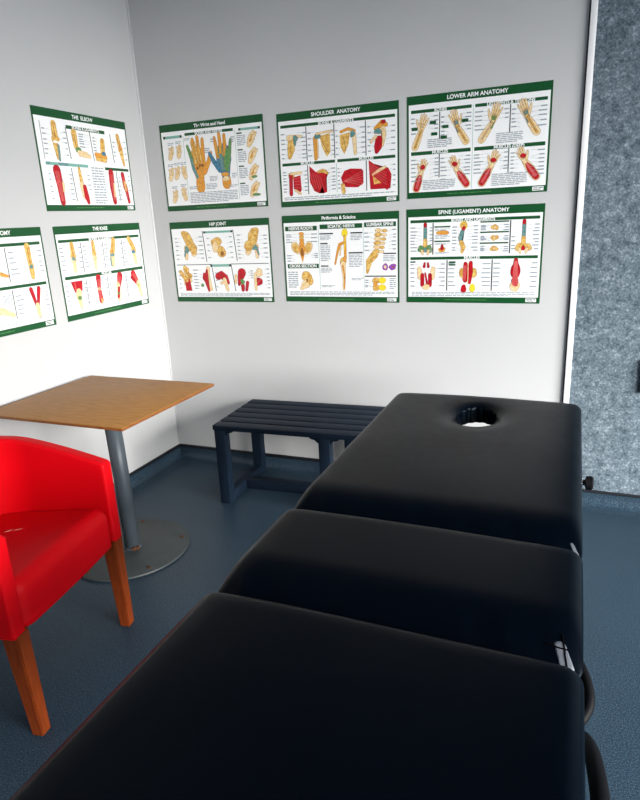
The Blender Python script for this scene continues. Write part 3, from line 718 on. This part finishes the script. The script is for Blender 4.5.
# ------------------------------------------------------------------ cafe table
TZ = .703
tx0, tx1, ty0, ty1 = .038, .748, -1.328, -.698
tcx, tcy = .437, -1.045
t = empty('cafe_table', (tcx, tcy, 0))
tag(t, 'square oak-topped pedestal table on a grey round base in the corner', 'table')
top = box('tabletop', (tx0-tcx, tx1-tcx, ty0-tcy, ty1-tcy, TZ-.003, TZ), M_OAK, t, bevel=.0015)
e = box('edge_band', (tx0-tcx-.0005, tx1-tcx+.0005, ty0-tcy-.0005, ty1-tcy+.0005, TZ-.013, TZ-.003), M_EDGE, top, bevel=.002)
e['label'] = 'darker wood edge band'
bm = bmesh.new(); add_lathe(bm, [(0, .0), (.266, .0), (.268, .004), (.266, .009), (.260, .0115), (0, .0125)], seg=72)
disc = bm_obj('base_plate', bm, M_DISC, t, smooth=True, angle=40)
for k in range(6):
    a = math.radians((113, 39, -31, -97, -150, 175)[k])
    bm = bmesh.new(); c = (math.cos(a)*.235, math.sin(a)*.235)
    add_lathe(bm, [(.0085, .0105), (.0085, .0135), (.006, .0155), (0, .016)], c, 14)
    s_ = bm_obj('screw', bm, M_RUST, disc, smooth=True, angle=40); s_['label'] = 'rusty screw head'
bm = bmesh.new(); add_tube(bm, [(.020, .003, .0122), (.007, .001, TZ-.023)], .0345, 40)
bm_obj('pole', bm, M_STEEL, t, smooth=True)
bm = bmesh.new()
prof = [(.0345, .020), (.0365, .018), (.039, .0125), (.034, .0122)]
add_lathe(bm, prof, (.020, .003), seg=40)
w_ = bm_obj('weld_ring', bm, M_STEEL, t, smooth=True)
bm = bmesh.new()
for k in range(4):
    a = -.9+k*.22
    add_box(bm, -.006, .006, -.004, .004, 0, .012+.004*(k % 2), M=Matrix.Translation((.020+.0365*math.cos(a), .003+.0365*math.sin(a), .0125)) @ Matrix.Rotation(a, 4, 'Z'))
rs = bm_obj('rust_patch', bm, M_RUST, w_); rs['label'] = 'brown rust at the foot of the pole'
box('mounting_plate', (-.15, .15, -.15, .15, TZ-.023, TZ-.0132), M_STEEL, t, bevel=.002)

# ------------------------------------------------------------------ slatted bench
b0 = empty('slatted_bench', (.602, -.522, 0), math.radians(2.7))
tag(b0, 'low navy slatted wooden bench on sled feet against the back wall', 'bench')
BL_, BD, BH = 1.17, .468, .430
ns = 6; gap = .011; sw = (BD-gap*(ns-1))/ns
for k in range(ns):
    y = k*(sw+gap)
    bm = bmesh.new(); add_box(bm, -.004, BL_, y, y+sw, BH-.026, BH, bevel=.004)
    bm_obj('slat', bm, M_BENCH, b0, smooth=True, angle=40)
LT = .056
legx = (.0, .555, BL_-LT-.02)
for x in legx:
    for y in (.006, BD-LT-.006):
        bm = bmesh.new(); add_box(bm, x, x+LT, y, y+LT, .0, BH-.026, bevel=.003)
        bm_obj('leg', bm, M_BENCH, b0, smooth=True, angle=40)
    bm = bmesh.new(); add_box(bm, x+.004, x+LT-.004, LT+.006, BD-LT-.006, .0, .05, bevel=.003)
    bm_obj('foot_rail', bm, M_BENCH, b0, smooth=True, angle=40)
    bm = bmesh.new(); add_box(bm, x+.006, x+LT-.006, LT+.006, BD-LT-.006, BH-.066, BH-.026, bevel=.003)
    bm_obj('cross_rail', bm, M_BENCH, b0, smooth=True, angle=40)
for a, b_ in zip(legx[:-1], legx[1:]):
    bm = bmesh.new(); add_box(bm, a+LT-.004, b_+.004, BD/2-.028, BD/2+.028, .0, .052, bevel=.003)
    bm_obj('stretcher', bm, M_BENCH, b0, smooth=True, angle=40)
def bracket(x, s):
    bm = bmesh.new()
    pts = [(0, 0), (.05*s, 0), (.042*s, -.010), (.018*s, -.016), (.010*s, -.026), (0, -.03)]
    f = [bm.verts.new((x+px, .012, BH-.026+pz)) for px, pz in pts]
    g = [bm.verts.new((x+px, .042, BH-.026+pz)) for px, pz in pts]
    bm.faces.new(f); bm.faces.new(g[::-1])
    for k in range(len(pts)): bm.faces.new((f[k], f[(k+1) % len(pts)], g[(k+1) % len(pts)], g[k]))
    bm_obj('corner_bracket', bm, M_BENCH, b0)
bracket(LT, 1); bracket(legx[1], -1); bracket(legx[1]+LT, 1); bracket(legx[2], -1)

# ------------------------------------------------------------------ red tub chair
CA = math.radians(10.1)
fwd = Vector((math.cos(CA), math.sin(CA), 0))
cc = Vector((.831, -1.743, 0))-fwd*.24
ch = empty('tub_chair', cc, CA)
tag(ch, 'red faux-leather tub armchair with wooden legs beside the oak table', 'chair')
def tub():
    TH = .052; hw = .261; rc = .20
    path = []
    xf, xb = .256, -.235
    n = 26
    for k in range(4): path.append((xf-(0, .002, .006, .012)[k], hw))
    for k in range(1, n+1): path.append((xf-.012+(xb+rc-xf+.012)*k/n, hw))
    m = 18
    for k in range(1, m+1):
        a = math.pi/2*k/m
        path.append((xb+rc-rc*math.sin(a), hw-rc+rc*math.cos(a)))
    for k in range(1, 9): path.append((xb, (hw-rc)*(1-k/8)))
    path = path+[(x, -y) for x, y in path[-2::-1]]
    N = len(path); bm = bmesh.new(); rings = []
    def top_h(x):
        u = (xf-x)/(xf-xb)
        return .640+.095*(1-(1-u)**1.6)
    for i, (x, y) in enumerate(path):
        a = Vector(path[max(i-1, 0)]); b = Vector(path[min(i+1, N-1)])
        d = (b-a).normalized(); nn = Vector((d.y, -d.x))     # inward/outward normal
        h = top_h(x); z0 = .342
        endd = min(i, N-1-i)
        sh = [.72, .88, .96, .99, 1][min(endd, 4)]; dz = [.007, .003, .001, 0, 0][min(endd, 4)]
        half = TH/2*sh
        sec = []
        r1 = .013*sh; r2 = .010
        zt = h-dz; zb = z0+dz*.4
        for k in range(7):
            t_ = math.pi/2*k/6; sec.append((half-r1+r1*math.cos(t_), zt-r1+r1*math.sin(t_)))
        for k in range(7):
            t_ = math.pi/2*k/6; sec.append((-half+r1-r1*math.sin(t_), zt-r1+r1*math.cos(t_)))
        nl = 8
        for k in range(1, nl): sec.append((-half, zt-r1+(zb+r2-zt+r1)*k/nl))
        for k in range(4):
            t_ = math.pi/2*k/3; sec.append((-half+r2-r2*math.cos(t_), zb+r2-r2*math.sin(t_)))
        for k in range(4):
            t_ = math.pi/2*k/3; sec.append((half-r2+r2*math.sin(t_), zb+r2-r2*math.cos(t_)))
        for k in range(1, nl): sec.append((half, zb+r2+(zt-r1-zb-r2)*k/nl))
        xs = [0.010, .004, .001, 0, 0][min(endd, 4)]
        rings.append([bm.verts.new((x+nn.x*o-(0 if endd else 0), y+nn.y*o, z)) for o, z in sec])
    K = len(rings[0])
    for i in range(N-1):
        for k in range(K):
            bm.faces.new((rings[i][k], rings[i][(k+1) % K], rings[i+1][(k+1) % K], rings[i+1][k]))
    bm.faces.new(rings[0]); bm.faces.new(rings[-1][::-1])
    return bm_obj('backrest', bm, M_RED, ch, smooth=True, angle=60)
tub()
ST = .190
bm = rounded_box_bm(.475, .486, ST, .045, .02, 8)
for v in bm.verts:
    x, y, z = v.co
    tz = z/ST
    v.co.z = .298+z+tz*(.006*(1-(y/.23)**2)-.045*max(0, (.20-x)/.44))
    v.co.z = max(v.co.z, .346+.0001*tz)
    v.co.x = x+.018+.006*(1-(y/.23)**2)*max(0, (x/.237))**3
seat = bm_obj('seat', bm, M_RED, ch, smooth=True)
sbv = BVHTree.FromPolygons([v.co.copy() for v in seat.data.vertices], [tuple(p.vertices) for p in seat.data.polygons])
rr = random.Random(5)
for k in range(9):
    x = -.035+rr.uniform(-.03, .05); y = .03+rr.uniform(-.045, .045); a = rr.uniform(.2, 1.1); L = rr.uniform(.010, .024); w = rr.uniform(.0010, .0018)
    d = Vector((math.cos(a), math.sin(a))); nn = Vector((-d.y, d.x))
    zz = sbv.ray_cast(Vector((x, y, 1)), Vector((0, 0, -1)))[0].z+.0006
    pts = [(x, y), (x+d.x*L*.4+nn.x*w, y+d.y*L*.4+nn.y*w), (x+d.x*L, y+d.y*L), (x+d.x*L*.5-nn.x*w, y+d.y*L*.5-nn.y*w)]
    bm = bmesh.new()
    lo = [bm.verts.new((q[0], q[1], zz-.004)) for q in pts]; hi = [bm.verts.new((q[0], q[1], zz+.1*(q[0]-x))) for q in pts]
    bm.faces.new(hi); bm.faces.new(lo[::-1])
    for j in range(4): bm.faces.new((lo[j], lo[(j+1) % 4], hi[(j+1) % 4], hi[j]))
    wp = bm_obj('worn_crack', bm, M_SCUFF, seat); wp['label'] = 'pale crack in the red seat cover'
for sx in (1, -1):
    for sy in (1, -1):
        bm = bmesh.new()
        tw, bw = .0255, .0185
        topc = Vector((sx*.232, sy*.254, .352)); botc = Vector((sx*.240+(0 if sx > 0 else -.03), sy*(.255 if sy > 0 else .243), 0))
        lo = [bm.verts.new(botc+Vector((a*bw, b_*bw, 0))) for a, b_ in ((-1, -1), (1, -1), (1, 1), (-1, 1))]
        hi = [bm.verts.new(topc+Vector((a*tw, b_*tw, 0))) for a, b_ in ((-1, -1), (1, -1), (1, 1), (-1, 1))]
        bm.faces.new(lo[::-1]); bm.faces.new(hi)
        for j in range(4): bm.faces.new((lo[j], lo[(j+1) % 4], hi[(j+1) % 4], hi[j]))
        bmesh.ops.bevel(bm, geom=bm.edges[:], offset=.003, segments=2, affect='EDGES')
        bm_obj('leg', bm, M_LEGWOOD, ch, smooth=True, angle=40)

# ------------------------------------------------------------------ treatment couch
CX0, CX1 = 1.580, 2.284
ccx = (CX0+CX1)/2
CT = .705; TK = .073
couch = empty('treatment_couch', (ccx, -1.6, 0))
tag(couch, 'long black vinyl treatment couch with a face hole, in three padded sections', 'massage table')
def section(name, ya, yb, near_len, near_drop, far_r, wr_seed, hole=False):
    L = yb-ya; W = CX1-CX0
    bm = rounded_box_bm(W, L, TK, .030, .0085, 7)
    rr = random.Random(wr_seed)
    ph = [rr.uniform(0, 6.28) for _ in range(12)]
    for v in bm.verts:
        x, y, z = v.co
        w = max(0, min(1, (z-.02)/(TK-.02)))
        s = (y+L/2)                     # distance from near end
        d = 0
        if s < near_len:
            q = 1-s/near_len
            d += near_drop*(q**2.4)
            mk = max(0, min(1, (q-.25)/.5))
            wr = sum(math.sin(x*(60+27*k)+ph[k]+s*(10+6*k))*(1/(1+k)) for k in range(5))
            d += .0011*wr*mk
        f = (L-s)
        if f < far_r: d += .008*((1-f/far_r)**2)
        ex = W/2-abs(x)
        if ex < .07: d += .006*((1-ex/.07)**2)
        d += .003*mnoise.noise((x*3, y*3+wr_seed, 0))
        if hole:
            hx, hy = (x-HX)/.074, (y-HY)/.104
            rad = math.hypot(hx, hy)
            if rad < 2.2:
                k = max(0, (2.2-rad)/1.2)
                d += (.016-.006*max(-1, min(1, hy)))*min(k, 1.1)**2.2
                if rad < 1.35:
                    d += .010*((1.35-max(rad, .95))/.4)**2
        v.co.z = z-d*w + (0.004*w*(1-(2*x/W)**2))
    me = bmesh.ops.recalc_face_normals(bm, faces=bm.faces)
    o = bm_obj(name, bm, M_VINYL, couch, smooth=True)
    o.location = (0, (ya+yb)/2+1.6, CT-TK)
    return o
YA, YB, YC, YD = -.628, -1.700, -2.076, -2.74
HX = 1.935-ccx; HY = -.850-(YA+YB)/2
head = section('head_section', YB+.002, YA, .15, .052, .06, 3, True)
# face hole cut through the padding, with gathered (pleated) walls
bm = bmesh.new(); rings = []
for z in (-.05, .01, .03, .05, .07, .12):
    ring = []
    for k in range(96):
        a = 2*math.pi*k/96
        pl = 1+.030*math.sin(a*15+.6*math.sin(a*3))*(1 if z < .06 else .3)
        ring.append(bm.verts.new((HX+.070*pl*math.cos(a), HY+.102*pl*math.sin(a), z)))
    rings.append(ring)
for a_, b_ in zip(rings[:-1], rings[1:]):
    for k in range(96): bm.faces.new((a_[k], a_[(k+1) % 96], b_[(k+1) % 96], b_[k]))
bm.faces.new(rings[0][::-1]); bm.faces.new(rings[-1])
bmesh.ops.recalc_face_normals(bm, faces=bm.faces)
cme = bpy.data.meshes.new('cut'); bm.to_mesh(cme); bm.free()
cut = bpy.data.objects.new('cut', cme); COL.objects.link(cut); cut.parent = couch; cut.location = head.location
bpy.context.view_layer.update()
md = head.modifiers.new('b', 'BOOLEAN'); md.object = cut; md.operation = 'DIFFERENCE'; md.solver = 'EXACT'
dg = bpy.context.evaluated_depsgraph_get()
nm = bpy.data.meshes.new_from_object(head.evaluated_get(dg))
head.modifiers.clear(); head.data = nm
for p_ in nm.polygons: p_.use_smooth = True
nm.set_sharp_from_angle(angle=math.radians(65))
bpy.data.objects.remove(cut)
mid = section('middle_section', YC+.002, YB-.002, .15, .050, .05, 11)
foot = section('foot_section', YD, YC-.002, .12, .045, .05, 23)
# stitched seams and pale glossy patches, near right corner of the head and middle pads
def seams(sec, paths):
    me = sec.data; bv = BVHTree.FromPolygons([v.co.copy() for v in me.vertices], [tuple(p.vertices) for p in me.polygons])
    for pts in paths:
        out = []
        for p in catmull(pts, 8):
            hit = bv.find_nearest(p)
            out.append(hit[0]+hit[1]*.0006)
        bm = bmesh.new(); add_tube(bm, out, .0016, 8)
        o = bm_obj('corner_seam', bm, M_THREAD, sec, smooth=True); o['label'] = 'dark stitched seam at the pad corner'
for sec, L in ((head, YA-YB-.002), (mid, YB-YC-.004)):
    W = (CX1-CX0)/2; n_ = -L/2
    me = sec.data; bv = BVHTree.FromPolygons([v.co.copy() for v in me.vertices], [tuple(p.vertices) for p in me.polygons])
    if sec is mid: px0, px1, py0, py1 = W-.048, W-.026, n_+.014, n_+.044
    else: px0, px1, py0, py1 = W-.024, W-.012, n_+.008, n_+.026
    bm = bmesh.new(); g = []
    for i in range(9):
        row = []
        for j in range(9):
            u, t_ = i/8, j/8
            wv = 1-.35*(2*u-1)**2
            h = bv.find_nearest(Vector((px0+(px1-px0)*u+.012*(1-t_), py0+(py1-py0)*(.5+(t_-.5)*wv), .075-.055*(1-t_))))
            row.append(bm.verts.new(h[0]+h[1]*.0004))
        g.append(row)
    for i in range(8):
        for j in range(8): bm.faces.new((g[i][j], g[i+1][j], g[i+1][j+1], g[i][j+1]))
    pt = bm_obj('corner_patch', bm, M_STITCH, sec, smooth=True); pt['label'] = 'pale corner patch'
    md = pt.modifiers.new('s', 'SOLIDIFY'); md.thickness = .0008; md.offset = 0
    if sec is mid: seams(sec, [[(W-.034, n_+.060, .08), (W-.030, n_+.040, .07), (W-.026, n_+.018, .05), (W-.022, n_+.006, .03)],
                [(W-.064, n_+.036, .07), (W-.042, n_+.032, .07), (W-.022, n_+.034, .065)]])
# under-frame
box('base_board', (CX0+.015-ccx, CX1-.015-ccx, YC+.004+1.6, HY+(YA+YB)/2-.125+1.6, CT-TK-.016, CT-TK-.001), M_BOARD, couch)
box('base_board', (CX0+.015-ccx, CX1-.015-ccx, YD+.01+1.6, YC-.004+1.6, CT-TK-.016, CT-TK-.001), M_BOARD, couch)
bm = bmesh.new()
for x in (CX0+.07-ccx, CX1-.07-ccx): add_box(bm, x-.02, x+.02, YD+.06+1.6, -1.0+1.6, CT-TK-.056, CT-TK-.0162)
for y in (YD+.10, YC-.10, -1.45, -1.02): add_box(bm, CX0+.09-ccx, CX1-.09-ccx, y-.012+1.6, y+.012+1.6, CT-TK-.054, CT-TK-.018)
bm_obj('frame', bm, M_BLACKMETAL, couch)
for y, lean in ((YD+.13, -.02), (-1.30, .05)):
    for x in (CX0+.07-ccx, CX1-.07-ccx):
        bm = bmesh.new(); add_tube(bm, [(x, y+1.6, CT-TK-.056), (x, y+1.6+lean, .02)], .019, 18)
        lg = bm_obj('leg', bm, M_BLACKMETAL, couch, smooth=True, angle=40)
        bm = bmesh.new(); add_lathe(bm, [(0, 0), (.026, 0), (.026, .03), (.0205, .04), (0, .041)], (x, y+1.6+lean), 20)
        bm_obj('foot_cap', bm, M_RUBBER, lg, smooth=True, angle=40)
# black bent tube bowing out past the right side of the couch
X = lambda x: x-ccx
bm = bmesh.new()
add_tube(bm, catmull([(X(2.24), -1.83+1.6, .575), (X(2.280), -1.885+1.6, .555), (X(2.300), -1.935+1.6, .54), (X(2.302), -1.975+1.6, .525), (X(2.282), -2.01+1.6, .51), (X(2.25), -2.03+1.6, .50)], 8), .010, 14)
bm_obj('hose_loop', bm, M_RUBBER, couch, smooth=True)
bm = bmesh.new()
add_tube(bm, catmull([(X(2.24), -1.90+1.6, .40), (X(2.272), -1.96+1.6, .44), (X(2.296), -2.05+1.6, .52), (X(2.306), -2.17+1.6, .585), (X(2.308), -2.30+1.6, .61), (X(2.29), -2.42+1.6, .59), (X(2.24), -2.48+1.6, .57)], 8), .0135, 14)
bm_obj('bent_tube', bm, M_RUBBER, couch, smooth=True)
# adjuster knob on the right of the head section
box('knob_bracket', (X(2.262), X(2.290), -1.165+1.6, -1.115+1.6, .585, .628), M_CHROME, couch, bevel=.003)
bm = bmesh.new()
add_tube(bm, [(X(2.288), -1.14+1.6, .604), (X(2.296), -1.14+1.6, .604), (X(2.300), -1.14+1.6, .604), (X(2.316), -1.14+1.6, .604), (X(2.320), -1.14+1.6, .604)], [.008, .008, .021, .021, .016], 20)
bm_obj('knob', bm, M_RUBBER, couch, smooth=True, angle=40)

# ------------------------------------------------------------------ camera
cam = bpy.data.cameras.new('camera'); co = bpy.data.objects.new('camera', cam); COL.objects.link(co)
yaw, pitch, roll, F = -.398813609, .290505911, -.0484221678, 610.755
fw = Vector((math.sin(yaw)*math.cos(pitch), math.cos(yaw)*math.cos(pitch), -math.sin(pitch)))
rt = Vector((math.cos(yaw), -math.sin(yaw), 0)); dn = fw.cross(rt)
c_, s_ = math.cos(roll), math.sin(roll)
r2 = rt*c_-dn*s_; d2 = rt*s_+dn*c_
m = Matrix((r2, -d2, -fw)).transposed().to_4x4()
m.translation = Vector((2.22663913, -2.98109053, 1.40090089))
co.matrix_world = m
cam.sensor_fit = 'HORIZONTAL'; cam.sensor_width = 36; cam.lens = F/640*36
cam.clip_start = .02
SC.camera = co

# ------------------------------------------------------------------ light
w = bpy.data.worlds.new('daylight'); SC.world = w; w.use_nodes = True
bg = w.node_tree.nodes['Background']; bg.inputs[0].default_value = (.75, .86, 1.0, 1); bg.inputs[1].default_value = 1.0
def area(name, loc, target, sx, sy, power, col):
    l = bpy.data.lights.new(name, 'AREA'); l.shape = 'RECTANGLE'; l.size = sx; l.size_y = sy; l.energy = power; l.color = col
    o = bpy.data.objects.new(name, l); COL.objects.link(o); o.location = loc
    o.rotation_euler = (Vector(target)-Vector(loc)).to_track_quat('-Z', 'Y').to_euler()
    return o
area('sky_light', (13.0, -6.0, 4.4), (.5, -.8, .6), 10.0, 6.0, 9900, (1, .985, .96))
SC.view_settings.view_transform = 'Standard'; SC.view_settings.look = 'None'
SC.view_settings.exposure = 0; SC.view_settings.gamma = 1; SC.view_settings.use_curve_mapping = False
SC.cycles.use_denoising = True
